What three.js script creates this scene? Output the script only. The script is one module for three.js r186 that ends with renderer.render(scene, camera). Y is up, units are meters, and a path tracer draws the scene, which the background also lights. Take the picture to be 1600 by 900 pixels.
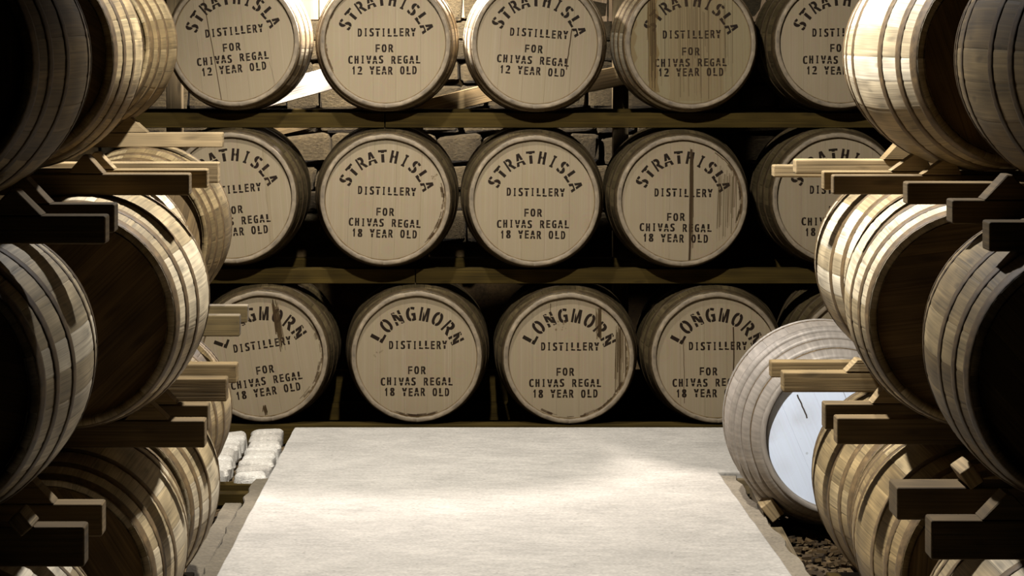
import * as THREE from 'three';
import { RoundedBoxGeometry } from 'three/addons/geometries/RoundedBoxGeometry.js';
import { mergeGeometries, mergeVertices } from 'three/addons/utils/BufferGeometryUtils.js';
import { SimplexNoise } from 'three/addons/math/SimplexNoise.js';

// ---------------------------------------------------------------- camera, light, exposure
const EYE = 2.14;                                   // eye height above the earth floor
const scene = new THREE.Scene();
scene.background = new THREE.Color(0x000000);
const camera = new THREE.PerspectiveCamera(2 * Math.atan(450 / 3600) * 180 / Math.PI, 16 / 9, 0.1, 60);
camera.position.set(0, EYE, 0);
camera.lookAt(0, EYE, -10);
camera.setViewOffset(1600, 900, 90, 414, 1600, 900); // shifted lens: the photograph is a crop below the horizon
const renderer = new THREE.WebGLRenderer({ antialias: true });
renderer.toneMapping = THREE.LinearToneMapping;
renderer.toneMappingExposure = 1.0;
renderer.shadowMap.enabled = true;
// lamps: [x, height above eye, z, candela, colour, bulb radius in units of 2 cm, aim (x, height above floor, z), half angle, penumbra]
const LAMPS = [
  [0.0, 2.0, -7.85, 165, 0xf2f7ff, 3.2, [0.45, 0, -9.4], 75, 0.6],
  [0.46, 2.05, -7.8, 62, 0xf2f7ff, 2.6, [1.45, EYE - 0.3, -7.75], 22, 0.7],  // added unseen lamp, there only to brighten the right stack
  [-0.70, 2.2, -10.1, 100, 0xf2f7ff, 3, [-0.3, 0, -11.4], 30, 0.7],
  [-0.40, 1.05, -12.3, 130, 0xfbfaff, 3, [-0.35, 0, -12.3], 58, 0.35],
];

// ---------------------------------------------------------------- helpers
let seedState = 12345;
const rnd = () => { seedState = (seedState * 1664525 + 1013904223) >>> 0; return seedState / 4294967296; };
const rr = (a, b) => a + (b - a) * rnd();
const noise = new SimplexNoise({ random: rnd });
const used = new Map();
function numbered(name) {
  const n = used.get(name) || 0; used.set(name, n + 1);
  return n ? `${name}_${String(n).padStart(3, '0')}` : name;
}
function shade(o) { o.traverse((c) => { if (c.isMesh) { c.castShadow = true; c.receiveShadow = true; } }); return o; }
function tag(o, label, category, group) {
  o.userData = { label, category }; if (group) o.userData.group = group; return o;
}
function thing(name, label, category, [x, y, z] = [0, 0, 0], group) {
  const o = new THREE.Group(); o.name = numbered(name); o.position.set(x, y, z);
  tag(o, label, category, group); scene.add(o); return o;
}
function mesh(name, geo, mat, parent) {
  const m = new THREE.Mesh(geo, mat); m.name = name; m.castShadow = m.receiveShadow = true; if (parent) parent.add(m); return m;
}
function struct(name, geo, mat, parent = scene) {
  const m = mesh(name, geo, mat, parent); if (parent === scene) m.userData = { kind: 'structure' }; return m;
}
function single(name, geo, mat, label, category, [x, y, z], group) {
  const m = mesh(numbered(name), geo, mat, scene); m.position.set(x, y, z); return tag(m, label, category, group);
}
// uv in metres; v runs along the grain axis (0 x, 1 y, 2 z)
function metreUV(g, axis = 0, du = 0, dv = 0) {
  const p = g.attributes.position, n = g.attributes.normal, uv = new Float32Array(p.count * 2);
  for (let i = 0; i < p.count; i++) {
    const P = [p.getX(i), p.getY(i), p.getZ(i)], N = [Math.abs(n.getX(i)), Math.abs(n.getY(i)), Math.abs(n.getZ(i))];
    const k = N.indexOf(Math.max(...N));
    const rest = [0, 1, 2].filter((a) => a !== k);
    const v = rest.includes(axis) ? axis : rest[1], u = rest.find((a) => a !== v);
    uv[2 * i] = P[u] + du; uv[2 * i + 1] = P[v] + dv;
  }
  g.setAttribute('uv', new THREE.BufferAttribute(uv, 2)); return g;
}
function timber(l, h, d, axis = 0, r = 0.005) {
  const s = axis === 0 ? [l, h, d] : axis === 1 ? [h, l, d] : [d, h, l];
  return metreUV(new RoundedBoxGeometry(s[0], s[1], s[2], 1, r), axis, rr(0, 5), rr(0, 5));
}
function tex(w, h, fn, { srgb = true, rx = 1, ry = 1 } = {}) {
  const data = new Uint8Array(w * h * 4);
  for (let y = 0; y < h; y++) for (let x = 0; x < w; x++) {
    const c = fn(x / w, y / h), i = 4 * (y * w + x);
    for (let k = 0; k < 3; k++) data[i + k] = Math.max(0, Math.min(255, 255 * (c.length ? c[k] : c)));
    data[i + 3] = 255;
  }
  const t = new THREE.DataTexture(data, w, h, THREE.RGBAFormat);
  t.wrapS = t.wrapT = THREE.RepeatWrapping; t.magFilter = THREE.LinearFilter; t.minFilter = THREE.LinearMipmapLinearFilter; t.generateMipmaps = true;
  if (srgb) t.colorSpace = THREE.SRGBColorSpace; t.repeat.set(rx, ry); t.needsUpdate = true; return t;
}
// tileable noise on a torus
function tn(u, v, fu, fv, o = 0) {
  const a = u * 2 * Math.PI, b = v * 2 * Math.PI, ru = fu / (2 * Math.PI), rv = fv / (2 * Math.PI);
  return noise.noise4d(Math.cos(a) * ru + o, Math.sin(a) * ru, Math.cos(b) * rv + o * 1.7, Math.sin(b) * rv);
}
const std = (o) => new THREE.MeshPhysicalMaterial({ specularIntensity: 0.35, ...o });
const lin = (r, g, b) => new THREE.Color().setRGB(r, g, b);

// ---------------------------------------------------------------- materials
// wood grain: tile 0.25 m across the grain, 1 m along it
const grainFn = (u, v) => {
  let g = 0.80 + 0.10 * tn(u, v, 26, 1.6, 3) + 0.08 * tn(u, v, 70, 3, 9) + 0.16 * tn(u, v, 3, 4.5, 17);
  const s = tn(u, v, 5, 6, 31); if (s > 0.45) g -= 0.35 * (s - 0.45);
  const k = tn(u, v, 40, 0.8, 57); if (k > 0.62) g -= 0.5 * (k - 0.62);
  return g;
};
const grain = tex(256, 512, (u, v) => { const g = grainFn(u, v); return [g, g * 0.985, g * 0.96]; }, { rx: 4, ry: 1 });
const grainBump = tex(256, 512, (u, v) => grainFn(u, v), { srgb: false, rx: 4, ry: 1 });
const wood = (c, rough = 0.75, bump = 0.0012) => std({ color: c, map: grain, bumpMap: grainBump, bumpScale: bump, roughness: rough });
const greyTex = tex(256, 256, (u, v) => { const g = 0.84 + 0.07 * tn(u, v, 30, 3, 81) + 0.06 * tn(u, v, 60, 12, 84); return [g, g * 0.985, g * 0.96]; });
const hoopTex = tex(256, 256, (u, v) => { const g = 0.78 + 0.16 * tn(u, v, 14, 14, 5) + 0.1 * tn(u, v, 40, 40, 8); return [g, g * 0.95, g * 0.88]; });
const staveTones = [lin(0.47, 0.375, 0.235), lin(0.36, 0.275, 0.155), lin(0.56, 0.465, 0.32), lin(0.28, 0.205, 0.105), lin(0.43, 0.34, 0.21), lin(0.23, 0.165, 0.08)].map((c) => wood(c, 0.62));
const shadedStaveTones = [lin(0.26, 0.18, 0.08), lin(0.195, 0.13, 0.053), lin(0.32, 0.23, 0.11), lin(0.15, 0.098, 0.038), lin(0.225, 0.155, 0.068)].map((c) => wood(c, 0.66));  // darker stave copy; the shade on dim casks is put into its colour
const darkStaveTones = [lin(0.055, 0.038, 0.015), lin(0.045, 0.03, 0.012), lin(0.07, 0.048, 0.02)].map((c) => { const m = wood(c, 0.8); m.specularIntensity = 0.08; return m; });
const greyStaveTones = [lin(0.27, 0.225, 0.175), lin(0.255, 0.21, 0.16), lin(0.285, 0.24, 0.19)].map((c) => std({ color: c, map: greyTex, bumpMap: grainBump, bumpScale: 0.0015, roughness: 0.7 }));
const headWood = [lin(0.17, 0.105, 0.042), lin(0.14, 0.088, 0.036), lin(0.20, 0.125, 0.05)].map((c) => wood(c, 0.8));
const hoopMat = std({ color: lin(0.12, 0.08, 0.036), map: hoopTex, roughness: 0.65, metalness: 0.1 });
const greyHoopMat = std({ color: lin(0.275, 0.23, 0.18), map: greyTex, roughness: 0.55, metalness: 0.25 });
const darkHoopMat = std({ color: lin(0.05, 0.033, 0.013), map: hoopTex, roughness: 0.6, metalness: 0.2 });
const railTones = [lin(0.22, 0.145, 0.06), lin(0.14, 0.09, 0.036), lin(0.29, 0.20, 0.095), lin(0.105, 0.07, 0.024)].map((c) => wood(c, 0.8, 0.002));
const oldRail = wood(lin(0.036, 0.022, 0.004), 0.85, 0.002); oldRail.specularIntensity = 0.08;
const paleWood = wood(lin(0.55, 0.47, 0.37), 0.85, 0.002);
const postMat = wood(lin(0.13, 0.09, 0.04), 0.85, 0.002);
const boardMats = [lin(0.30, 0.205, 0.115), lin(0.25, 0.165, 0.09), lin(0.34, 0.245, 0.15)].map((c) => wood(c, 0.85, 0.002));
const rimMat = std({ color: lin(0.17, 0.135, 0.088), map: hoopTex, roughness: 0.7 });
const concreteFn = (u, v) => 0.86 + 0.05 * tn(u, v, 5, 7, 2) + 0.05 * tn(u, v, 16, 40, 4) + 0.085 * tn(u, v, 110, 130, 6) + (tn(u, v, 60, 60, 12) > 0.78 ? -0.12 : 0);
const concreteTex = tex(512, 512, (u, v) => { const g = concreteFn(u, v); return [g, g * 0.985, g * 0.955]; }, { rx: 0.5, ry: 0.5 });
const concreteBump = tex(512, 512, (u, v) => 0.5 + 0.25 * tn(u, v, 100, 100, 41) + 0.2 * tn(u, v, 24, 30, 44), { srgb: false, rx: 0.5, ry: 0.5 });
const concrete = std({ color: lin(0.305, 0.27, 0.22), map: concreteTex, bumpMap: concreteBump, bumpScale: 0.004, roughness: 0.85 });
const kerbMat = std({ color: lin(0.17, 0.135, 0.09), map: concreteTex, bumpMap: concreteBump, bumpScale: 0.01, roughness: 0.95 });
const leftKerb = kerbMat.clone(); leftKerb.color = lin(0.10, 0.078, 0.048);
const earthTex = tex(512, 512, (u, v) => { const g = 0.66 + 0.14 * tn(u, v, 8, 8, 61) + 0.12 * tn(u, v, 40, 40, 63) + 0.1 * tn(u, v, 110, 110, 66); return [g, g * 0.9, g * 0.74]; });
const earth = std({ color: lin(0.13, 0.098, 0.055), map: earthTex, bumpMap: earthTex, bumpScale: 0.012, roughness: 1 });
const stoneTex = tex(512, 512, (u, v) => { const g = 0.74 + 0.13 * tn(u, v, 5, 5, 71) + 0.1 * tn(u, v, 24, 24, 73) + 0.08 * tn(u, v, 90, 90, 75); return [g, g * 0.96, g * 0.88]; }, { rx: 2, ry: 2 });
const cobbleMats = [lin(0.62, 0.58, 0.53), lin(0.55, 0.51, 0.46), lin(0.70, 0.66, 0.61)].map((c) => std({ color: c, map: stoneTex, bumpMap: stoneTex, bumpScale: 0.004, roughness: 0.55 }));
const stoneMats = [lin(0.105, 0.077, 0.036), lin(0.08, 0.058, 0.026), lin(0.13, 0.096, 0.047)].map((c) => std({ color: c, map: stoneTex, bumpMap: stoneTex, bumpScale: 0.02, roughness: 0.95 }));
const mortar = std({ color: lin(0.10, 0.074, 0.036), map: earthTex, roughness: 1 });
const roofMat = wood(lin(0.07, 0.05, 0.028), 0.9);

// ---------------------------------------------------------------- the setting
const PATH_Y = EYE - 2.036, X0 = -3.4, X1 = 3.9, ZB = -13.05, ZF = 1.6, TOP = EYE + 2.6;
{
  const box = (w, h, d, x, y, z) => { const g = new THREE.BoxGeometry(w, h, d); g.translate(x, y, z); return metreUV(g, 0); };
  const W = X1 - X0, D = ZF - ZB, cx = (X0 + X1) / 2, cz = (ZB + ZF) / 2;
  // earth floor, gently uneven
  const g = new THREE.PlaneGeometry(W + 0.4, D + 0.4, 120, 240); g.rotateX(-Math.PI / 2); g.translate(cx, 0, cz);
  const p = g.attributes.position;
  for (let i = 0; i < p.count; i++) { const x = p.getX(i), z = p.getZ(i); p.setY(i, -0.012 + 0.008 * noise.noise(x * 5, z * 5) + 0.004 * noise.noise(x * 17, z * 17)); }
  g.computeVertexNormals(); metreUV(g, 2);
  const base = box(W + 0.4, 0.2, D + 0.4, cx, -0.13, cz);
  var floor = struct('floor', mergeGeometries([g.toNonIndexed(), base.toNonIndexed()]), earth);
  struct('wall_left', box(0.2, TOP + 0.2, D + 0.4, X0 - 0.1, TOP / 2, cz), mortar);
  struct('wall_right', box(0.2, TOP + 0.2, D + 0.4, X1 + 0.1, TOP / 2, cz), mortar);
  struct('wall_front', box(W, TOP + 0.2, 0.2, cx, TOP / 2, ZF + 0.1), mortar);
  var wallBack = struct('wall_back', box(W, TOP + 0.2, 0.2, cx, TOP / 2, ZB - 0.1), mortar);
  struct('ceiling', box(W + 0.4, 0.15, D + 0.4, cx, TOP + 0.075, cz), roofMat);
  // rubble stones of the back wall, where the gaps between the casks show it
  const variants = [];
  for (let k = 0; k < 6; k++) {
    const s = new RoundedBoxGeometry(1, 1, 1, 1, 0.16), q = s.attributes.position;
    for (let i = 0; i < q.count; i++) { const x = q.getX(i), y = q.getY(i), z = q.getZ(i), d = 1 + 0.14 * noise.noise3d(x * 1.7 + k * 9, y * 1.7, z * 1.7); q.setXYZ(i, x * d, y * d, z * d); }
    s.computeVertexNormals(); variants.push(metreUV(s, 0));
  }
  let y = 0.9, row = 0;
  while (y < EYE + 0.18) {
    const h = rr(0.11, 0.19); let x = -2.0 + rr(0, 0.2);
    while (x < 2.2) {
      const w = rr(0.16, 0.36), m = mesh('stone', variants[Math.floor(rnd() * 6)], stoneMats[Math.floor(rnd() * 3)], wallBack);
      m.position.set(x + w / 2, y + h / 2, ZB + 0.01); m.scale.set(w - 0.006, h - 0.006, rr(0.09, 0.14)); m.rotation.z = rr(-0.05, 0.05); x += w;
    }
    y += h; row++;
  }
  // vertical boarding above the rubble, its lower ends cut unevenly
  for (let x = -2.25, k = 0; x < 2.4; k++) {
    const w = rr(0.11, 0.17), m = mesh('board', timber(0.9, w - 0.004, 0.025, 1), boardMats[k % 3], wallBack); m.position.set(x + w / 2, EYE + 0.47 + rr(-0.02, 0.02), ZB + 0.05 + rr(0, 0.008)); x += w;
  }
  // concrete path: one slab with slightly ragged edges
  const sh = new THREE.Shape(), L = [], R = [];
  for (let z = -11.6; z <= 1.0; z += 0.12) L.push([-0.80 - (z + 11.6) * 0.023 + 0.003 * noise.noise(z * 6, 1) , z]);
  for (let z = -10.46; z <= 1.0; z += 0.12) R.push([1.191 + (z + 10.46) * 0.026 + 0.003 * noise.noise(z * 6, 7), z]);
  sh.moveTo(L[0][0], -L[0][1]);
  for (const [x, z] of L) sh.lineTo(x, -z);
  for (const [x, z] of R.slice().reverse()) sh.lineTo(x, -z);
  sh.lineTo(1.95, 10.46); sh.lineTo(1.95, 11.6);
  const pg = new THREE.ExtrudeGeometry(sh, { depth: 0.16, bevelEnabled: true, bevelSize: 0.006, bevelThickness: 0.008, bevelSegments: 2 });
  pg.rotateX(-Math.PI / 2); pg.translate(0, PATH_Y - 0.168, 0); metreUV(pg, 2);
  struct('concrete_path', pg, concrete);
}

// ---------------------------------------------------------------- lamps
for (const [x, h, z, cd, color, rad, aim, angle, pen] of LAMPS) {
  const back = z < -11;
  const t = thing('pendant_lamp', back ? 'enamel pendant lamp hanging over the stacked casks by the back wall' : z < -10 ? 'enamel pendant lamp over the far end of the path' : angle < 40 ? 'added unseen lamp over the path, brightening the right stack' : 'enamel pendant lamp over the path, tilted towards the back stack', 'lamp', [x, EYE + h, z]);
  const down = new THREE.Vector3(aim[0] - x, aim[1] - EYE - h, aim[2] - z).normalize();
  const q = new THREE.Quaternion().setFromUnitVectors(new THREE.Vector3(0, -1, 0), down);
  const pts = [[0.02, 0.16], [0.05, 0.15], [0.07, 0.11], [0.16, 0.05], [0.20, 0.0], [0.196, 0.0], [0.155, 0.046], [0.065, 0.105], [0.02, 0.145]].map(([a, b]) => new THREE.Vector2(a, b));
  const sh = mesh('shade', new THREE.LatheGeometry(pts, 40), std({ color: lin(0.3, 0.28, 0.24), roughness: 0.5, side: THREE.DoubleSide }), t); sh.quaternion.copy(q);
  mesh('bulb', new THREE.SphereGeometry(0.045, 20, 14), std({ color: 0xffffff, emissive: color, emissiveIntensity: 6 }), t).position.copy(down).multiplyScalar(-0.03);
  const cl = TOP - (EYE + h) - 0.1, c = mesh('cord', new THREE.CylinderGeometry(0.006, 0.006, cl, 8), std({ color: 0x15120e }), t); c.position.copy(down).multiplyScalar(-0.15); c.position.y += cl / 2 - 0.01;
  const l = new THREE.SpotLight(color, cd, 0, angle * Math.PI / 180, pen, 2); l.name = 'lamp_light'; l.position.copy(down).multiplyScalar(0.06);
  l.target.position.copy(down).multiplyScalar(2); l.castShadow = true; l.shadow.radius = rad; l.shadow.mapSize.set(2048, 2048); t.add(l, l.target);
}

// ---------------------------------------------------------------- cask prototypes
const prof = (c, t) => c.rb - (c.rb - c.rh) * Math.pow(Math.abs(t) / (c.L / 2), 1.9);
function staveGeo(c, a, seed) {
  const M = 12, half = a / 2 - 0.0007, H = c.L / 2, th = 0.024, du = (seed * 0.377) % 1, dv = (seed * 0.731) % 1;
  const pos = [], uv = [], idx = [];
  const ring = (fn) => { // strip of columns: fn(i) -> list of [x, y, z, u, v]
    const start = pos.length / 3; let cols = 0;
    for (let i = 0; i <= M; i++) { const list = fn(-H + (2 * H * i) / M); cols = list.length; for (const [x, y, z, u, v] of list) { pos.push(x, y, z); uv.push(u + du, v + dv); } }
    for (let i = 0; i < M; i++) for (let j = 0; j < cols - 1; j++) {
      const A = start + i * cols + j, B = A + 1, C = A + cols, D = C + 1; idx.push(A, B, D, A, D, C);
    }
  };
  const P = (r, ang, t, e = 0) => [r * Math.sin(ang), r * Math.cos(ang), t + e, ang * r, t];
  // outer face: nearly flat across, sinking at the joints
  ring((t) => [-half, -half * 0.8, 0, half * 0.8, half].map((ang, j) => P(prof(c, t) - (j === 0 || j === 4 ? 0.0013 : 0), ang, t)).reverse());
  ring((t) => [P(prof(c, t) - 0.0013, half, t), P(prof(c, t) - th, half, t)].reverse());
  ring((t) => [P(prof(c, t) - 0.0013, -half, t), P(prof(c, t) - th, -half, t)]);
  ring((t) => [-half, -half / 3, half / 3, half].map((ang) => P(prof(c, t) - th, ang, t)));
  for (const s of [1, -1]) { // chime ends
    const K = 4, b = pos.length / 3;
    for (const [r, e] of [[c.rh - 0.0013, 0], [c.rh - 0.016, 0.004], [c.rh - th, -0.012]]) for (let k = 0; k <= K; k++) { const [x, y, z, u, v] = P(r, -half + (2 * half * k) / K, s * (H + e)); pos.push(x, y, z); uv.push(u + du, r); }
    for (let w = 0; w < 2; w++) for (let k = 0; k < K; k++) { const A = b + w * (K + 1) + k, B = A + 1, C = A + K + 1, D = C + 1; s > 0 ? idx.push(A, D, B, A, C, D) : idx.push(A, B, D, A, D, C); }
  }
  const g = new THREE.BufferGeometry();
  g.setAttribute('position', new THREE.Float32BufferAttribute(pos, 3)); g.setAttribute('uv', new THREE.Float32BufferAttribute(uv, 2)); g.setIndex(idx);
  g.computeVertexNormals(); return g;
}
function hoopGeo(c, t0, w, thick = 0.0028) {
  const q = []; const n = 4;
  for (let i = 0; i <= n; i++) { const t = t0 - w / 2 + (w * i) / n; q.push(new THREE.Vector2(prof(c, t) + thick - (i === 0 || i === n ? 0.0008 : 0), t)); }
  q.unshift(new THREE.Vector2(prof(c, t0 - w / 2) - 0.004, t0 - w / 2)); q.push(new THREE.Vector2(prof(c, t0 + w / 2) - 0.004, t0 + w / 2));
  const g = new THREE.LatheGeometry(q, 72); g.rotateX(Math.PI / 2);   // axis y -> z
  const uv = g.attributes.uv; for (let i = 0; i < uv.count; i++) uv.setXY(i, uv.getX(i) * 4, uv.getY(i) * 0.1);
  return g;
}
function headBoardGeo(R, x0, x1) {
  const s = new THREE.Shape(), n = 14, g = 0.0007; x0 = Math.max(-R + 0.001, x0 + g); x1 = Math.min(R - 0.001, x1 - g);
  const y = (x) => Math.sqrt(Math.max(0, R * R - x * x));
  for (let i = 0; i <= n; i++) { const x = x0 + ((x1 - x0) * i) / n; i ? s.lineTo(x, y(x)) : s.moveTo(x, y(x)); }
  for (let i = n; i >= 0; i--) { const x = x0 + ((x1 - x0) * i) / n; s.lineTo(x, -y(x)); }
  return new THREE.ExtrudeGeometry(s, { depth: 0.016, bevelEnabled: true, bevelSize: 0.001, bevelThickness: 0.0012, bevelSegments: 1 });
}
function headUV(g, R) { const p = g.attributes.position, uv = g.attributes.uv; for (let i = 0; i < p.count; i++) uv.setXY(i, p.getX(i) / R / 2 + 0.5, p.getY(i) / R / 2 + 0.5); return g; }
function makeCask(c) {
  const root = new THREE.Group(); root.name = 'oak_cask';
  let widths = []; for (let i = 0; i < c.n; i++) widths.push(c.wide[Math.floor(rnd() * c.wide.length)]);
  const sum = widths.reduce((a, b) => a + b, 0); let a = 0;
  for (const w of widths) {
    const ang = (w / sum) * Math.PI * 2, g = staveGeo(c, ang, Math.floor(rnd() * 1000));
    const m = mesh('stave', g, c.tones[Math.floor(rnd() * c.tones.length)], root); m.rotation.z = -(a + ang / 2); a += ang;
  }
  for (const [t, w, m] of c.hoops) for (const s of [1, -1]) mesh('hoop_or_groove', hoopGeo(c, s * t, w, m ? 0.0025 : c.hoopT), m || c.hoopMat, root);
  const R = c.rh - 0.0225, cuts = c.cuts.map((x) => x * R);
  for (let k = 0; k < cuts.length - 1; k++) {
    const g = metreUV(headBoardGeo(R, cuts[k], cuts[k + 1]), 1, k * 0.13, 0);
    if (!c.painted) { const m = mesh('head_board', g, headWood[k % 3], root); m.position.z = c.L / 2 - c.recess; }
    const b = mesh('head_board', g, headWood[(k + 1) % 3], root); b.position.z = -c.L / 2 + 0.03;
  }
  if (c.painted) {
    c.boardGeos = []; for (let k = 0; k < cuts.length - 1; k++) c.boardGeos.push(headUV(headBoardGeo(R, cuts[k], cuts[k + 1]), R));
    const q = [[c.rh - 0.0235, -0.02], [c.rh - 0.0235, 0.000], [c.rh - 0.019, 0.0055], [c.rh - 0.005, 0.0055], [c.rh + 0.001, -0.002], [c.rh + 0.001, -0.014]].map(([r, z]) => new THREE.Vector2(r, z));
    const rg = new THREE.LatheGeometry(q, 72); rg.rotateX(Math.PI / 2); rg.translate(0, 0, c.L / 2 + 0.001);
    const p = rg.attributes.position; for (let i = 0; i < p.count; i++) { const x = p.getX(i), y = p.getY(i), r = Math.hypot(x, y), d = 1 + 0.004 * noise.noise(Math.atan2(y, x) * 3, r); p.setX(i, x * d); p.setY(i, y * d); }
    rg.computeVertexNormals(); metreUV(rg, 1); c.rimGeo = rg;
  }
  return root;
}
const SIDE = { rb: 0.372, rh: 0.325, L: 0.88, n: 23, wide: [0.8, 1, 1, 1.2, 1.5], tones: staveTones, hoopMat, hoops: [[0.415, 0.045], [0.31, 0.036], [0.165, 0.036]], cuts: [-1, -0.66, -0.3, 0.02, 0.4, 0.7, 1], recess: 0.036 };
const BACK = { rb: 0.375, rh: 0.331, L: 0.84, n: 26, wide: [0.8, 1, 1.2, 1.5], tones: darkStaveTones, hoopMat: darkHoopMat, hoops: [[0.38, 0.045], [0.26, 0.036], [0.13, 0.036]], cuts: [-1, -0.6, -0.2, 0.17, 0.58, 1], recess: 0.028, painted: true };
const FAT = { rb: 0.424, rh: 0.322, L: 0.76, n: 24, wide: [1, 1.2, 1.5], tones: greyStaveTones, hoopMat: greyHoopMat, hoopT: 0.010, hoops: [[0.352, 0.05], [0.314, 0.014, hoopMat], [0.277, 0.05], [0.24, 0.014, hoopMat], [0.205, 0.046], [0.17, 0.014, hoopMat], [0.137, 0.042], [0.105, 0.012, hoopMat]], cuts: [-1, -0.55, -0.08, 0.3, 0.7, 1], recess: 0.03, painted: true };  // narrow dark bands added to imitate the shaded grooves between hoops
const sideProto = makeCask(SIDE), shadedProto = makeCask({ ...SIDE, tones: shadedStaveTones }), backProto = makeCask(BACK), TOPROW = { ...BACK, tones: staveTones, hoopMat }, topProto = makeCask(TOPROW), fatProto = makeCask(FAT);

// ---------------------------------------------------------------- painted heads
const GAPS = { S: ['v.5'], T: ['h.3'], R: ['v.36'], A: ['h.62'], H: ['v.5'], L: ['h.72'], D: ['v.36'], E: ['v.34'], Y: ['h.5'], F: ['v.36'], O: ['v.5'], C: ['v.5'], V: ['h.6'], G: ['v.5'], N: ['d'], M: ['v.34'], 2: ['h.72'], 8: ['v.5'] };
const INK = '#120a03';
const glyphCache = new Map();
function glyph(ch, bold) {
  const key = ch + bold; if (glyphCache.has(key)) return glyphCache.get(key);
  const c = document.createElement('canvas'); c.width = 128; c.height = 160; const x = c.getContext('2d');
  x.fillStyle = INK; x.textAlign = 'left'; x.textBaseline = 'alphabetic'; x.font = 'bold 180px sans-serif';
  const w = x.measureText(ch).width, narrow = ch === 'I' || ch === '1';
  x.save(); const k = narrow ? 0.62 : 112 / w; x.translate(narrow ? 64 - w * k / 2 : 8, 148); x.scale(k, 1.05); x.fillText(ch, 0, 0); x.restore();
  x.globalCompositeOperation = 'destination-out';
  const gw = bold ? 15 : 17;
  for (const g of GAPS[ch] || []) {
    const f = parseFloat(g.slice(1));
    if (g[0] === 'v') x.fillRect(128 * f - gw / 2, 0, gw, 160);
    else if (g[0] === 'h') x.fillRect(0, 12 + 136 * f - gw / 2, 128, gw * 0.85);
    else { x.save(); x.translate(64, 80); x.rotate(0.5); x.fillRect(-62, -40, 124, 12); x.restore(); x.save(); x.translate(64, 80); x.rotate(0.5); x.fillRect(-62, 30, 124, 12); x.restore(); }
  }
  x.globalCompositeOperation = 'source-over';
  glyphCache.set(key, c); return c;
}
const SZ = 768;
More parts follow.
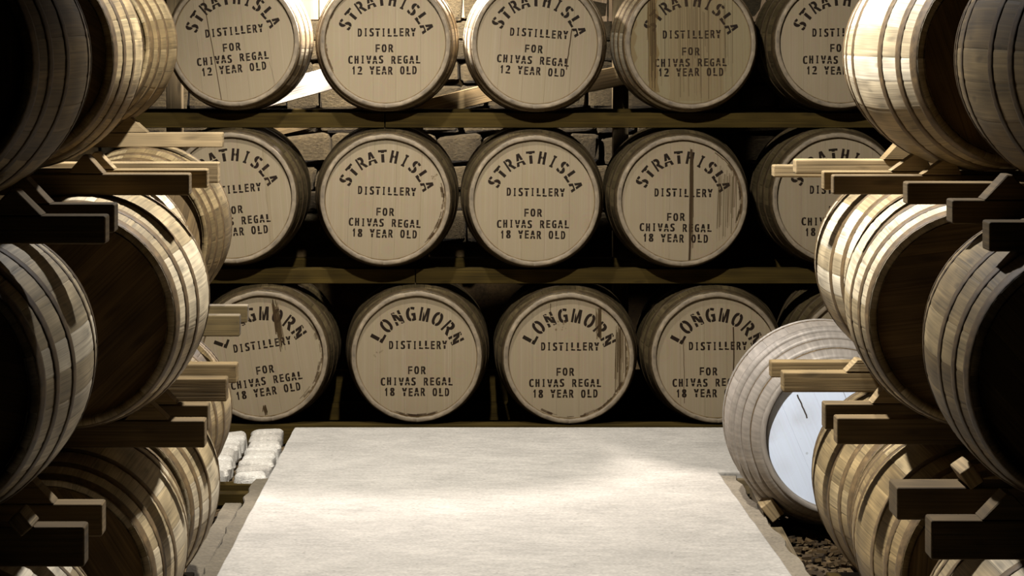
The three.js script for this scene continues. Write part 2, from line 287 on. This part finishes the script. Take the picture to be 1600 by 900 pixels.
function paintHead(o) {                            // canvas y down; unit = head board radius
  const c = document.createElement('canvas'); c.width = c.height = SZ; const x = c.getContext('2d');
  x.fillStyle = o.base || '#cfc2ad'; x.fillRect(0, 0, SZ, SZ);
  for (let i = 0; i < 260; i++) { // faint vertical grain and brush marks
    const px = rnd() * SZ, w = rr(1, o.grain ? 5 : 9), dark = rnd() < 0.5;
    x.fillStyle = dark ? `rgba(70,50,25,${rr(0.005, o.grain ? 0.16 : 0.018)})` : `rgba(255,250,240,${rr(0.003, 0.015)})`; x.fillRect(px, rr(-0.3, 0.4) * SZ, w, rr(0.3, 1.2) * SZ);
  }
  for (let i = 0; i < 30; i++) { const px = rnd() * SZ, py = rnd() * SZ, r = rr(20, 110), g = x.createRadialGradient(px, py, 0, px, py, r); g.addColorStop(0, `rgba(80,60,35,${rr(0.02, 0.07)})`); g.addColorStop(1, 'rgba(80,60,35,0)'); x.fillStyle = g; x.fillRect(0, 0, SZ, SZ); }
  x.save(); x.translate(SZ / 2, SZ / 2); const U = SZ / 2; x.scale(U, U);
  const put = (ch, cx, cy, w, h, rot = 0, bold = false) => { x.save(); x.translate(cx, cy); x.rotate(rot); x.globalAlpha = rr(0.88, 1); for (const e of [-0.006, 0, 0.006]) x.drawImage(glyph(ch, bold), -w / 2 + e, -h / 2, w, h); x.restore(); };
  const line = (s, y, cell, h, dx = 0) => { const n = s.length; for (let i = 0; i < n; i++) if (s[i] !== ' ') put(s[i], dx + (i - (n - 1) / 2) * cell, y + rr(-0.004, 0.004), cell * 0.86, h); };
  if (o.arc) {
    const n = o.arc.length, long = n > 8, R = long ? 0.735 : 0.725, a0 = long ? -1.12 : -1.07, a1 = long ? 1.2 : 1.12;
    for (let i = 0; i < n; i++) { const a = a0 + ((a1 - a0) * i) / (n - 1); put(o.arc[i], R * Math.sin(a), -R * Math.cos(a) + 0.02, o.arc.length === 8 ? 0.205 : 0.165, o.arc.length === 8 ? 0.27 : 0.245, a, true); }
    const ys = o.rows; line('DISTILLERY', ys[0], 0.098, 0.16, 0.02); line('FOR', ys[1], 0.108, 0.155, o.dx || 0); line('CHIVAS REGAL', ys[2], 0.101, 0.155, o.dx || 0); line(o.age + ' YEAR OLD', ys[3], 0.1, 0.16, o.dx || 0);
  }
  for (const m of o.marks || []) { // [kind, x, y0, y1, width, alpha]: cracks, drips and worn streaks
    const [kind, mx, y0, y1, w, al] = m; 
    if (kind === 'line') { x.strokeStyle = `rgba(30,18,6,${al})`; x.lineWidth = w; x.beginPath(); x.moveTo(mx, y0); const k = 8; for (let i = 1; i <= k; i++) x.lineTo(mx + (m[6] || 0) * (i / k) + rr(-0.006, 0.006), y0 + ((y1 - y0) * i) / k); x.stroke(); }
    if (kind === 'smear') for (let i = 0; i < 26; i++) { x.strokeStyle = `rgba(36,24,8,${al * rr(0.2, 1)})`; x.lineWidth = rr(0.3, 1) * 0.018; const ox = mx + rr(-w, w) / 2, ya = y0 + rr(0, 0.25) * (y1 - y0), yb = y1 - rr(0, 0.5) * (y1 - y0); x.beginPath(); x.moveTo(ox, ya); x.lineTo(ox + rr(-0.02, 0.02), yb); x.stroke(); }
    if (kind === 'arc') for (let i = 0; i < 40; i++) { const a = rr(y0, y1), r = mx + rr(-w, w); x.strokeStyle = `rgba(34,22,8,${al * rr(0.2, 1)})`; x.lineWidth = rr(0.01, 0.04); x.beginPath(); x.arc(0, 0, r, a, a + rr(0.03, 0.2)); x.stroke(); }
    if (kind === 'wash') { x.fillStyle = `rgba(70,52,24,${al})`; x.beginPath(); x.moveTo(mx, y0); for (let i = 0; i <= 10; i++) x.lineTo(mx + w / 2 + rr(-0.03, 0.03), y0 + ((y1 - y0) * i) / 10); for (let i = 10; i >= 0; i--) x.lineTo(mx - w / 2 + rr(-0.02, 0.02), y0 + ((y1 - y0) * i) / 10); x.fill(); }
    if (kind === 'spot') for (let i = 0; i < 14; i++) { x.fillStyle = `rgba(50,36,16,${al * rr(0.2, 1)})`; x.beginPath(); x.arc(mx + rr(-w, w), y0 + rr(-w, w), rr(0.004, 0.02), 0, 7); x.fill(); }
  }
  x.strokeStyle = 'rgba(70,50,22,0.55)'; x.lineWidth = 0.014; x.beginPath(); x.arc(0, 0, 0.992, 0, 7); x.stroke();
  x.restore();
  const t = new THREE.CanvasTexture(c); t.colorSpace = THREE.SRGBColorSpace; t.anisotropy = 8;
  return std({ map: t, roughness: 0.7, specularIntensity: 0.12 });
}

// ---------------------------------------------------------------- casks
function placeCask(proto, [x, y, z], roll, label, group, tilt = 0) {
  const o = proto.clone(); o.name = numbered('oak_cask'); scene.add(o); o.position.set(x, EYE + y, z); o.rotation.set(0, tilt, roll);
  return tag(o, label, 'cask', group);
}
const T12 = [-0.17, 0.09, 0.28, 0.455], T18 = [-0.14, 0.2, 0.385, 0.56], T18b = [-0.19, 0.225, 0.41, 0.585];
const ZBK = -12.12;
const upper = 'STRATHISLA', lower = 'LONGMORN';
const backs = [
  // x, y, roll (positive = anticlockwise), rows, age, arc, dx, marks, label
  [-1.121, -0.092, 0.105, T12, '12', upper, -0.05, [['line', -0.44, -0.9, 0.95, 0.014, 0.75, 0.14], ['line', 0.55, 0.4, 0.8, 0.008, 0.3, 0.05]], 'leftmost cask of the top back row, cream head cracked from top to bottom'],
  [-0.351, -0.1, 0.0, T12, '12', upper, -0.02, [['arc', 0.99, 2.6, 3.6, 0.015, 0.6]], 'second cask from the left in the top back row, rim worn at left'],
  [0.42, -0.104, -0.065, T12, '12', upper, -0.05, [['line', 0.56, -0.28, 0.4, 0.02, 0.75, -0.05]], 'middle cask of the top back row, cream head with one short dark drip at right'],
  [1.2, -0.104, 0.01, [-0.15, 0.13, 0.315, 0.47], '12', upper, 0, [['wash', -0.62, -0.8, 0.8, 0.16, 0.6], ['wash', -0.95, -0.4, 0.5, 0.1, 0.45], ['wash', 0.1, -0.95, 0.95, 0.9, 0.2], ['smear', -0.62, -0.95, 0.8, 0.16, 0.7], ['smear', 0.1, -0.95, 0.95, 1.2, 0.35], ['smear', 0.3, -0.95, 0.95, 0.9, 0.3]], 'fourth cask from left in the top back row, wood grain through worn paint'],
  [1.96, -0.1, 0.0, T12, '12', upper, -0.02, [], 'rightmost cask of the top back row, cream head half hidden by the right stack'],
  [-1.134, -0.889, 0.085, T18, '18', upper, 0.02, [['wash', 0.6, -0.8, 0.8, 0.06, 0.12]], 'leftmost cask of the middle back row, cream head half hidden behind timber rails'],
  [-0.351, -0.897, -0.03, T18, '18', upper, 0, [['arc', 0.97, -0.45, 0.7, 0.03, 0.8], ['spot', 0.8, -0.4, 0, 0.05, 0.5]], 'second cask from the left in the middle back row, right rim chipped dark'],
  [0.406, -0.903, -0.01, T18, '18', upper, -0.02, [], 'third cask from the left in the middle back row, clean unmarked cream head'],
  [1.157, -0.903, -0.015, [-0.13, 0.27, 0.445, 0.62], '18', upper, -0.1, [['line', 0.14, -0.85, 1, 0.035, 0.85], ['smear', 0.15, -0.9, 1, 0.06, 0.7], ['smear', 0.75, -0.6, 0.7, 0.3, 0.55], ['arc', 0.97, -1.0, 0.3, 0.02, 0.7]], 'fourth cask from the left in the middle back row, black streak straight down its head'],
  [1.947, -0.89, 0.0, T18, '18', upper, 0, [], 'rightmost cask of the middle back row, cream head behind rails of the right stack'],
  [-0.975, -1.693, 0.155, T18b, '18', lower, 0, [['smear', 0.33, -0.9, -0.02, 0.1, 1], ['arc', 0.96, -0.6, 0.9, 0.04, 0.6], ['smear', -0.1, 0.8, 0.98, 0.05, 1]], 'leftmost cask of the bottom back row, black drips through its tilted lettering'],
  [-0.192, -1.695, 0.0, T18b, '18', lower, 0, [['spot', -0.6, 0, 0, 0.1, 0.25], ['arc', 0.98, 1.2, 1.9, 0.02, 0.7]], 'second cask from left in the bottom back row, clean head behind the path'],
  [0.581, -1.703, 0.0, T18b, '18', lower, -0.06, [['smear', 0.86, -0.6, 0.6, 0.16, 0.9], ['smear', 0.5, -0.85, -0.3, 0.1, 0.8], ['line', -0.3, -0.9, -0.6, 0.012, 0.7], ['spot', -0.1, -0.5, 0, 0.12, 0.5], ['arc', 0.97, -0.5, 1.9, 0.02, 0.7]], 'third cask from left in the bottom back row, dark drips down its right side'],
  [1.333, -1.7, 0.01, T18b, '18', lower, -0.14, [['line', 0.28, -0.5, 0.9, 0.022, 0.85], ['line', -0.54, -0.3, 0.75, 0.012, 0.6]], 'fourth cask from the left in the bottom back row, two cracks down its cream head'],
  [2.08, -1.7, 0.0, T18b, '18', lower, 0, [], 'rightmost cask of the bottom back row, only a sliver of head above the grey cask'],
];
backs.forEach(([x, y, roll, rows, age, arc, dx, marks, label], i) => {
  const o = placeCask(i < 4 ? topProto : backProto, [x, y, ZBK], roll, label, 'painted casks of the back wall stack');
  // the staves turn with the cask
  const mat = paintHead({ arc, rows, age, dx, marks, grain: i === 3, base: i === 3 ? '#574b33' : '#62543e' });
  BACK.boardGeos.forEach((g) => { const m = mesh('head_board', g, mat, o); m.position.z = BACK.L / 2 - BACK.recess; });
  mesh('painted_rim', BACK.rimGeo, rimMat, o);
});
const SL = 'plain oak casks of the left stack', SR = 'plain oak casks of the right stack';
const sideCasks = [
  [-1.334, -0.1, -5.94, 0, SL, 'nearest top cask of the left stack, broad mottled staves at the frame edge'],
  [-1.318, -0.885, -5.94, 0, SL, 'nearest middle cask of the left stack, patchy staves bulging in from the left edge'],
  [-1.29, -1.71, -5.94, 0, SL, 'nearest bottom cask of the left stack, cut off in the lower left corner'],
  [-1.392, -0.1, -7.48, 0.05, SL, 'second top cask of the left stack, narrow striped staves above the doubled rails'],
  [-1.172, -0.9, -7.42, 0, SL, 'second middle cask of the left stack, large dark head fully facing the viewer'],
  [-1.249, -1.72, -7.48, 0, SL, 'second bottom cask of the left stack, rail shadow slanting across its lit staves'],
  [-1.33, -0.9, -8.4, 0, SL, 'third middle cask of the left stack, only a bright sliver above its neighbour'],
  [-1.238, -1.71, -8.4, 0, SL, 'third bottom cask of the left stack, pale staves beside the dark kerb'],
  [-1.595, -0.1, -10.05, 0, SL, 'farthest top cask of the left stack, shiny rim touching the first painted head'],
  [-1.352, -0.9, -10.05, 0, SL, 'farthest middle cask of the left stack, tan head behind the dark double rail'],
  [-1.352, -1.71, -10.05, 0, SL, 'farthest bottom cask of the left stack, dim staves beside the cobblestones'],
  [1.745, -0.1, -6.1, 0, SR, 'nearest top cask of the right stack, cut off by the right frame edge'],
  [1.632, -0.875, -6.1, -0.08, SR, 'nearest middle cask of the right stack, shade-darkened staves in front of the dark head'],
  [1.644, -1.71, -6.1, 0, SR, 'nearest bottom cask of the right stack, cut off in the lower right corner'],
  [1.697, -0.11, -7.5, 0.09, SR, 'second top cask of the right stack, staves lit brilliant white'],
  [1.632, -0.895, -7.4, -0.11, SR, 'second middle cask of the right stack, rail shadow across its white lit top'],
  [1.694, -1.71, -7.5, 0, SR, 'second bottom cask of the right stack, one pale patch on its nearest stave'],
  [1.718, -0.9, -8.45, 0, SR, 'third middle cask of the right stack, bright edge peeping past the front one'],
  [1.708, -1.71, -8.45, 0, SR, 'third bottom cask of the right stack, shade-darkened staves overlapping the pale blue head'],
];
sideCasks.forEach(([x, y, z, yaw, g, label], i) => placeCask([0, 3, 8, 9, 10, 11, 12, 16, 18].includes(i) ? shadedProto : sideProto, [x, y, z], i * 1.37, label, g, yaw));
{ // the fat grey cask
  const o = placeCask(fatProto, [1.58, -1.70, -9.84], 0.4, 'fat grey weathered cask with pale blue white head, lowest at the right', undefined);
  const mat = paintHead({ base: '#c9ccd0', marks: [['line', -0.3, -0.75, -0.4, 0.02, 0.8], ['spot', -0.2, 0.1, 0, 0.3, 0.3], ['spot', 0.2, 0.5, 0, 0.3, 0.3], ['line', 0.3, -0.6, 0.4, 0.008, 0.35, -0.06]] });
  FAT.boardGeos.forEach((g) => { const m = mesh('head_board', g, mat, o); m.position.z = FAT.L / 2 - FAT.recess; });
  mesh('chime_rim', FAT.rimGeo, greyStaveTones[0], o);
}

// ---------------------------------------------------------------- rails that carry the casks
function rail(xEnd, side, yTop, z, h, d, mat, label, len = 1.9) {
  const g = timber(len, h, d, 0, 0.006);
  return single('timber_rail', g, mat, label, 'rail', [xEnd + side * len / 2, EYE + yTop - h / 2, z], side < 0 ? 'rails of the left stack' : 'rails of the right stack');
}
const [ra, rb, rc, rd] = railTones;
const left = [
  [-0.858, -0.474, -5.7, 0.07, 0.07, ra, 'nearest upper rail of the left stack, front of the pair under the top cask'],
  [-0.883, -0.47, -6.02, 0.075, 0.07, rb, 'upper left rail just behind the nearest one, lit along its end'],
  [-0.83, -0.472, -7.25, 0.068, 0.07, rb, 'dark upper left rail with a bright slanting end'],
  [-0.807, -0.478, -7.56, 0.062, 0.06, ra, 'dark upper left rail poking out past the slanting end'],
  [-0.846, -0.50, -8.3, 0.075, 0.06, rc, 'upper left rail with pale end, third pair back'],
  [-0.998, -0.472, -9.95, 0.064, 0.07, rc, 'farthest upper left rail, tan face fully lit'],
  [-0.918, -1.25, -5.75, 0.10, 0.07, rb, 'nearest lower rail of the left stack, dark front face'],
  [-0.915, -1.25, -6.02, 0.085, 0.07, ra, 'lower left rail just behind the nearest, thin bright end'],
  [-0.785, -1.25, -7.28, 0.086, 0.07, rb, 'lower left rail, wide dark face above the striped cask'],
  [-0.806, -1.25, -7.58, 0.086, 0.07, rb, 'lower left rail with bright top, stepped behind the wide dark one'],
  [-0.804, -1.255, -8.17, 0.082, 0.07, rb, 'lower left rail with bright edged end over the dim cask'],
  [-0.797, -1.25, -8.48, 0.07, 0.07, ra, 'lower left rail overlapping the tilted painted head'],
  [-0.918, -1.25, -9.88, 0.09, 0.07, rd, 'short lower left rail end in front of the lettering'],
  [-0.915, -1.25, -10.22, 0.075, 0.07, rd, 'farthest lower left rail, just behind the short end'],
];
for (const [x, y, z, h, d, m, l] of left) rail(x, -1, y, z, h, d, m, l);
const right = [
  [1.344, -0.50, -5.83, 0.075, 0.08, rb, 'nearest upper rail of the right stack, low dark block end'],
  [1.344, -0.478, -6.26, 0.065, 0.08, rb, 'second upper rail of the right stack, blunt brown end'],
  [1.349, -0.475, -6.9, 0.066, 0.07, rb, 'dark upper right rail over the middle cask, thin lit top'],
  [1.201, -0.482, -7.33, 0.062, 0.05, rb, 'dark upper right rail with pale end, front of the close pair'],
  [1.21, -0.486, -7.58, 0.062, 0.05, ra, 'upper right rail with bright top, rear of the close pair'],
  [1.224, -0.49, -8.3, 0.052, 0.07, rc, 'tan upper right rail lit on its face'],
  [1.176, -0.524, -8.52, 0.045, 0.06, rc, 'thin tan rail peeping out behind the lit upper right one'],
  [1.198, -1.25, -5.83, 0.10, 0.08, rb, 'nearest lower rail of the right stack, dark with thin lit edge'],
  [1.191, -1.25, -6.26, 0.088, 0.12, rb, 'second lower rail of the right stack, wide brown top'],
  [1.211, -1.25, -7.33, 0.085, 0.07, rb, 'dark lower right rail with bright top, front of the stepped pair'],
  [1.216, -1.25, -7.6, 0.085, 0.07, rb, 'dark lower right rail, rear of the stepped pair'],
  [1.176, -1.25, -8.28, 0.072, 0.07, ra, 'tan lower right rail across the pale blue head'],
  [1.169, -1.25, -8.54, 0.06, 0.06, ra, 'tan lower right rail behind the lit one'],
];
for (const [x, y, z, h, d, m, l] of right) rail(x, 1, y, z, h, d, m, l);
// runners on the ground under the bottom casks
const RUNNERS = [['nearest', -5.75, -6.2], ['second', -7.3, -7.7], ['third', -8.2, -8.65]];
for (const s of [1, -1]) for (const [which, zf, zr] of RUNNERS) for (const z of [zf, zr])
  single('ground_runner', timber(1.6, 0.07, 0.08, 0), oldRail, `${z === zf ? 'front' : 'rear'} ground runner under the ${which} bottom cask of the ${s > 0 ? 'right' : 'left'} stack`, 'runner', [s > 0 ? 2.2 : -1.78, 0.035, z], s > 0 ? 'runners under the right stack' : 'runners under the left stack');
// chocks: triangular wedges that pin the casks
function wedgeGeo(w, h, d, skew = 0) {
  const s = new THREE.Shape(); s.moveTo(-w / 2, 0); s.lineTo(w / 2, 0); s.lineTo(skew + 0.006, h); s.lineTo(skew - 0.006, h); s.closePath();
  const g = new THREE.ExtrudeGeometry(s, { depth: d - 0.006, bevelEnabled: true, bevelSize: 0.003, bevelThickness: 0.003, bevelSegments: 1 }); g.translate(0, 0.003, -d / 2 + 0.003); return metreUV(g, 0, rr(0, 3), rr(0, 3));
}
const chock = (x, yTop, z, w, h, d, mat, label, skew = 0) => single('wedge_chock', wedgeGeo(w, h, d, skew), mat, label, 'chock', [x, EYE + yTop, z]);
chock(-1.085, -0.474, -5.7, 0.13, 0.056, 0.07, ra, 'wedge chock under the nearest top left cask');
chock(-1.12, -0.47, -6.02, 0.13, 0.06, 0.07, rb, 'wedge chock on the rail just behind the nearest upper left rail');
chock(-1.156, -0.472, -7.25, 0.105, 0.052, 0.07, rb, 'wedge chock on the dark rail with slanting end');
chock(-1.17, -0.478, -7.56, 0.11, 0.05, 0.06, rc, 'wedge chock with pale edge just behind the slanting ended rail');
chock(-1.40, -0.472, -9.95, 0.15, 0.06, 0.07, rc, 'pale wedge chock on the farthest upper left rail');
chock(-0.97, -1.25, -7.28, 0.13, 0.055, 0.07, ra, 'wedge chock on the wide dark lower left rail');
chock(-0.972, -1.25, -7.58, 0.12, 0.055, 0.07, ra, 'wedge chock on the bright topped lower left rail');
chock(-1.11, -1.25, -6.02, 0.13, 0.06, 0.07, ra, 'wedge chock behind the square block chock, lower left');
chock(1.50, -0.486, -7.58, 0.13, 0.062, 0.05, rc, 'wedge chock with a lit slope, rear of the close upper right pair', 0.03);
chock(1.545, -0.482, -7.33, 0.12, 0.055, 0.05, ra, 'brown wedge chock on the front of the close upper right pair', 0.03);
chock(1.595, -0.49, -8.3, 0.105, 0.05, 0.08, ra, 'wedge chock standing on the tan upper right rail');
chock(1.45, -1.25, -8.28, 0.09, 0.04, 0.07, rc, 'wedge chock on the tan lower right rail');
chock(1.42, -1.25, -7.6, 0.09, 0.05, 0.07, rc, 'small wedge chock on the rear of the stepped lower right pair');
chock(1.395, -1.25, -5.83, 0.13, 0.06, 0.08, rb, 'wedge chock on the nearest lower right rail');
chock(1.50, -0.478, -6.26, 0.13, 0.062, 0.08, rb, 'wedge chock on the second upper right rail');
// square blocks laid on edge
function blockChock(x, yTop, z, s, d, rot, mat, label) { const o = single('block_chock', timber(d, s, s * 0.8, 2), mat, label, 'chock', [x, EYE + yTop, z]); o.rotation.z = rot; return o; }
blockChock(-1.062, -1.226, -5.68, 0.05, 0.1, 0.72, rc, 'square block chock with a pale diamond end, lower left');
blockChock(1.392, -1.222, -6.26, 0.055, 0.13, 0.6, rc, 'square block chock with a pale end on the second lower right rail');
blockChock(1.318, -2.02, -9.6, 0.08, 0.12, 0.68, rc, 'pale block chock wedged under the fat grey cask');

// rails of the back stack: the front ones in two lengths each, the rear ones hidden
for (const [yTop, cut, word] of [[-0.462, -0.357, 'upper'], [-1.262, -0.2, 'middle']]) {
  for (const z of [-11.87, -12.4]) {
    const a = -2.2, b = 2.6, f = z > -12;
    for (const [p, q, s] of [[a, cut - 0.002, 'left'], [cut + 0.002, b, 'right']])
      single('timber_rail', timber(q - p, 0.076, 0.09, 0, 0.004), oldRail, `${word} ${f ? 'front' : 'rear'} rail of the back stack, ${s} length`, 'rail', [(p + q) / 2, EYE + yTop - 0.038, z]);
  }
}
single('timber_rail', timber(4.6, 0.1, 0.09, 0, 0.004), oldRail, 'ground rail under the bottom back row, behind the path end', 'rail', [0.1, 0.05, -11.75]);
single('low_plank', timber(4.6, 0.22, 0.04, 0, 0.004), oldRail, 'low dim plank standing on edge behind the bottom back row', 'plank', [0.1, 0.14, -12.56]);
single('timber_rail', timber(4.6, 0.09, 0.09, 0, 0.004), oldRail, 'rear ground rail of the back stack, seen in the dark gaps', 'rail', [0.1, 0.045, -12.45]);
// posts and braces behind the back stack
single('timber_post', timber(TOP, 0.085, 0.1, 1), postMat, 'upright post behind the casks, left of the first painted head', 'post', [-1.55, TOP / 2, -12.78]);
single('timber_post', timber(TOP, 0.085, 0.1, 1), postMat, 'upright post behind the gap before the fourth cask', 'post', [0.92, TOP / 2, -12.78]);
function brace(x, y, len, w, rot, mat, label) { const o = single('timber_brace', timber(len, w, 0.05, 0), mat, label, 'brace', [x, EYE + y, -12.705]); o.rotation.z = rot; return o; }
brace(-0.83, -0.345, 0.9, 0.125, 0.27, paleWood, 'pale slanting brace between the first two top casks');
brace(0.05, -0.42, 0.85, 0.10, 0.25, ra, 'slanting brace between the second and third top casks');
brace(0.72, -0.33, 0.55, 0.11, 0.2, ra, 'slanting brace just left of the back post');
brace(-1.03, -0.605, 1.2, 0.06, 0.22, ra, 'thin slanting brace under the upper back rail');

// ---------------------------------------------------------------- edges of the path, cobbles, debris
{
  // cobblestones, pieces of the floor
  const cob = [];
  for (let k = 0; k < 5; k++) {
    const s = new RoundedBoxGeometry(1, 1, 1, 2, 0.26), q = s.attributes.position;
    for (let i = 0; i < q.count; i++) { const x = q.getX(i), y = q.getY(i), z = q.getZ(i), d = 1 + 0.1 * noise.noise3d(x * 1.5 + k * 7, y * 1.5, z * 1.5); q.setXYZ(i, x * d, y * d, z * d); }
    s.computeVertexNormals(); cob.push(metreUV(s, 0));
  }
  const cols = [[-1.43, 0.15], [-1.27, 0.15], [-1.105, 0.155], [-0.93, 0.175]];
  for (const [cx, w] of cols) for (let z = -11.55; z < -10.5;) {
    const d = rr(0.11, 0.16), m = mesh('cobblestone', cob[Math.floor(rnd() * 5)], cobbleMats[Math.floor(rnd() * 3)], floor);
    m.position.set(cx + rr(-0.008, 0.008), 0.055 + rr(-0.008, 0.008), z + d / 2); m.scale.set(w - 0.006 + rr(-0.025, 0), 0.10, d - 0.02); m.rotation.y = rr(-0.06, 0.06); z += d;
  }
  for (const [z, h] of [[-10.42, 0.06], [-10.24, 0.055]]) single('ground_sleeper', timber(0.75, h, 0.07, 0), oldRail, h > 0.057 ? 'timber sleeper on the ground right in front of the cobblestones' : 'second timber sleeper in front of the cobblestones, nearer the kerb', 'sleeper', [-1.26, h / 2, z]);
  // left kerb: crumbling concrete strip
  function strip(pts, w, h, y, mat, name, label, cat) { // along z, ragged outer edge
    const s = new THREE.Shape(); pts.forEach(([x, z], i) => (i ? s.lineTo(x, -z) : s.moveTo(x, -z)));
    for (const [x, z] of pts.slice().reverse()) s.lineTo(x + w + 0.014 * noise.noise(z * 7, w * 50), -z);
    const g = new THREE.ExtrudeGeometry(s, { depth: h, bevelEnabled: true, bevelSize: 0.004, bevelThickness: 0.006, bevelSegments: 1 }); g.rotateX(-Math.PI / 2); metreUV(g, 2);
    return single(name, g, mat, label, cat, [0, y, 0]);
  }
  const lp = [], lp2 = [], rp = [];
  for (let z = -10.42; z <= -3; z += 0.1) lp.push([-0.838 - (z + 10.42) * 0.023, z]);
  for (let z = -10.1; z <= -3; z += 0.1) lp2.push([-0.93 - (z + 10.42) * 0.02, z]);
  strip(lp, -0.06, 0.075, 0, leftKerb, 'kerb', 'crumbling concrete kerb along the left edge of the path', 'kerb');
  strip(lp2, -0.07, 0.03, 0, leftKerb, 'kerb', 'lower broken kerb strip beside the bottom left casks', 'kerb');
  for (let z = -10.43; z <= -3; z += 0.1) rp.push([1.202 + (z + 10.43) * 0.026, z]);
  strip(rp, 0.065, 0.085, 0, kerbMat, 'kerb', 'concrete kerb along the right edge of the path', 'kerb');
  const pl = (l, h, d, x, y, z, ry, label) => { const o = single('edging_board', timber(l, h, d, 0), postMat, label, 'board', [x, y, z]); o.rotation.y = ry; return o; };
  pl(0.5, 0.07, 0.03, 1.46, 0.045, -10.42, 0, 'edging board across the far end of the earth strip, by the fat cask');
  pl(1.9, 0.05, 0.05, 1.335, 0.025, -9.5, Math.PI / 2 - 0.026 - Math.PI, 'long edging board lying beside the right kerb');
  pl(0.5, 0.06, 0.06, 1.52, 0.03, -8.62, 0, 'short board across the earth strip, lower right');
  // debris: wood chips and stones nobody could count
  const chipGeo = new THREE.BoxGeometry(1, 1, 1), N = 1800, im = new THREE.InstancedMesh(chipGeo, earth, N);
  const M = new THREE.Matrix4(), Q = new THREE.Quaternion(), E = new THREE.Euler(), col = new THREE.Color();
  for (let i = 0; i < N; i++) {
    const rightSide = i % 3 !== 0, x = rightSide ? rr(1.27, 1.75) : rr(-1.3, -0.9), z = rightSide ? rr(-10.35, -7.5) : rr(-10.1, -7.5), s = Math.pow(rnd(), 2.5) * 0.026 + 0.005;
    E.set(rr(-0.5, 0.5), rr(0, 6), rr(-0.5, 0.5)); Q.setFromEuler(E); M.compose(new THREE.Vector3(x, 0.002 + s * 0.25, z), Q, new THREE.Vector3(s * rr(0.8, 2), s * 0.5, s)); im.setMatrixAt(i, M);
    const v = rr(0.7, 2.4); im.setColorAt(i, col.setRGB(v, v * 0.95, v * 0.85));
  }
  im.name = 'floor_debris'; im.castShadow = im.receiveShadow = true; scene.add(im);
  im.userData = { label: 'wood chips and broken stone scattered on the earth beside the path', category: 'debris', kind: 'stuff' };
}
shade(scene);
renderer.render(scene, camera);
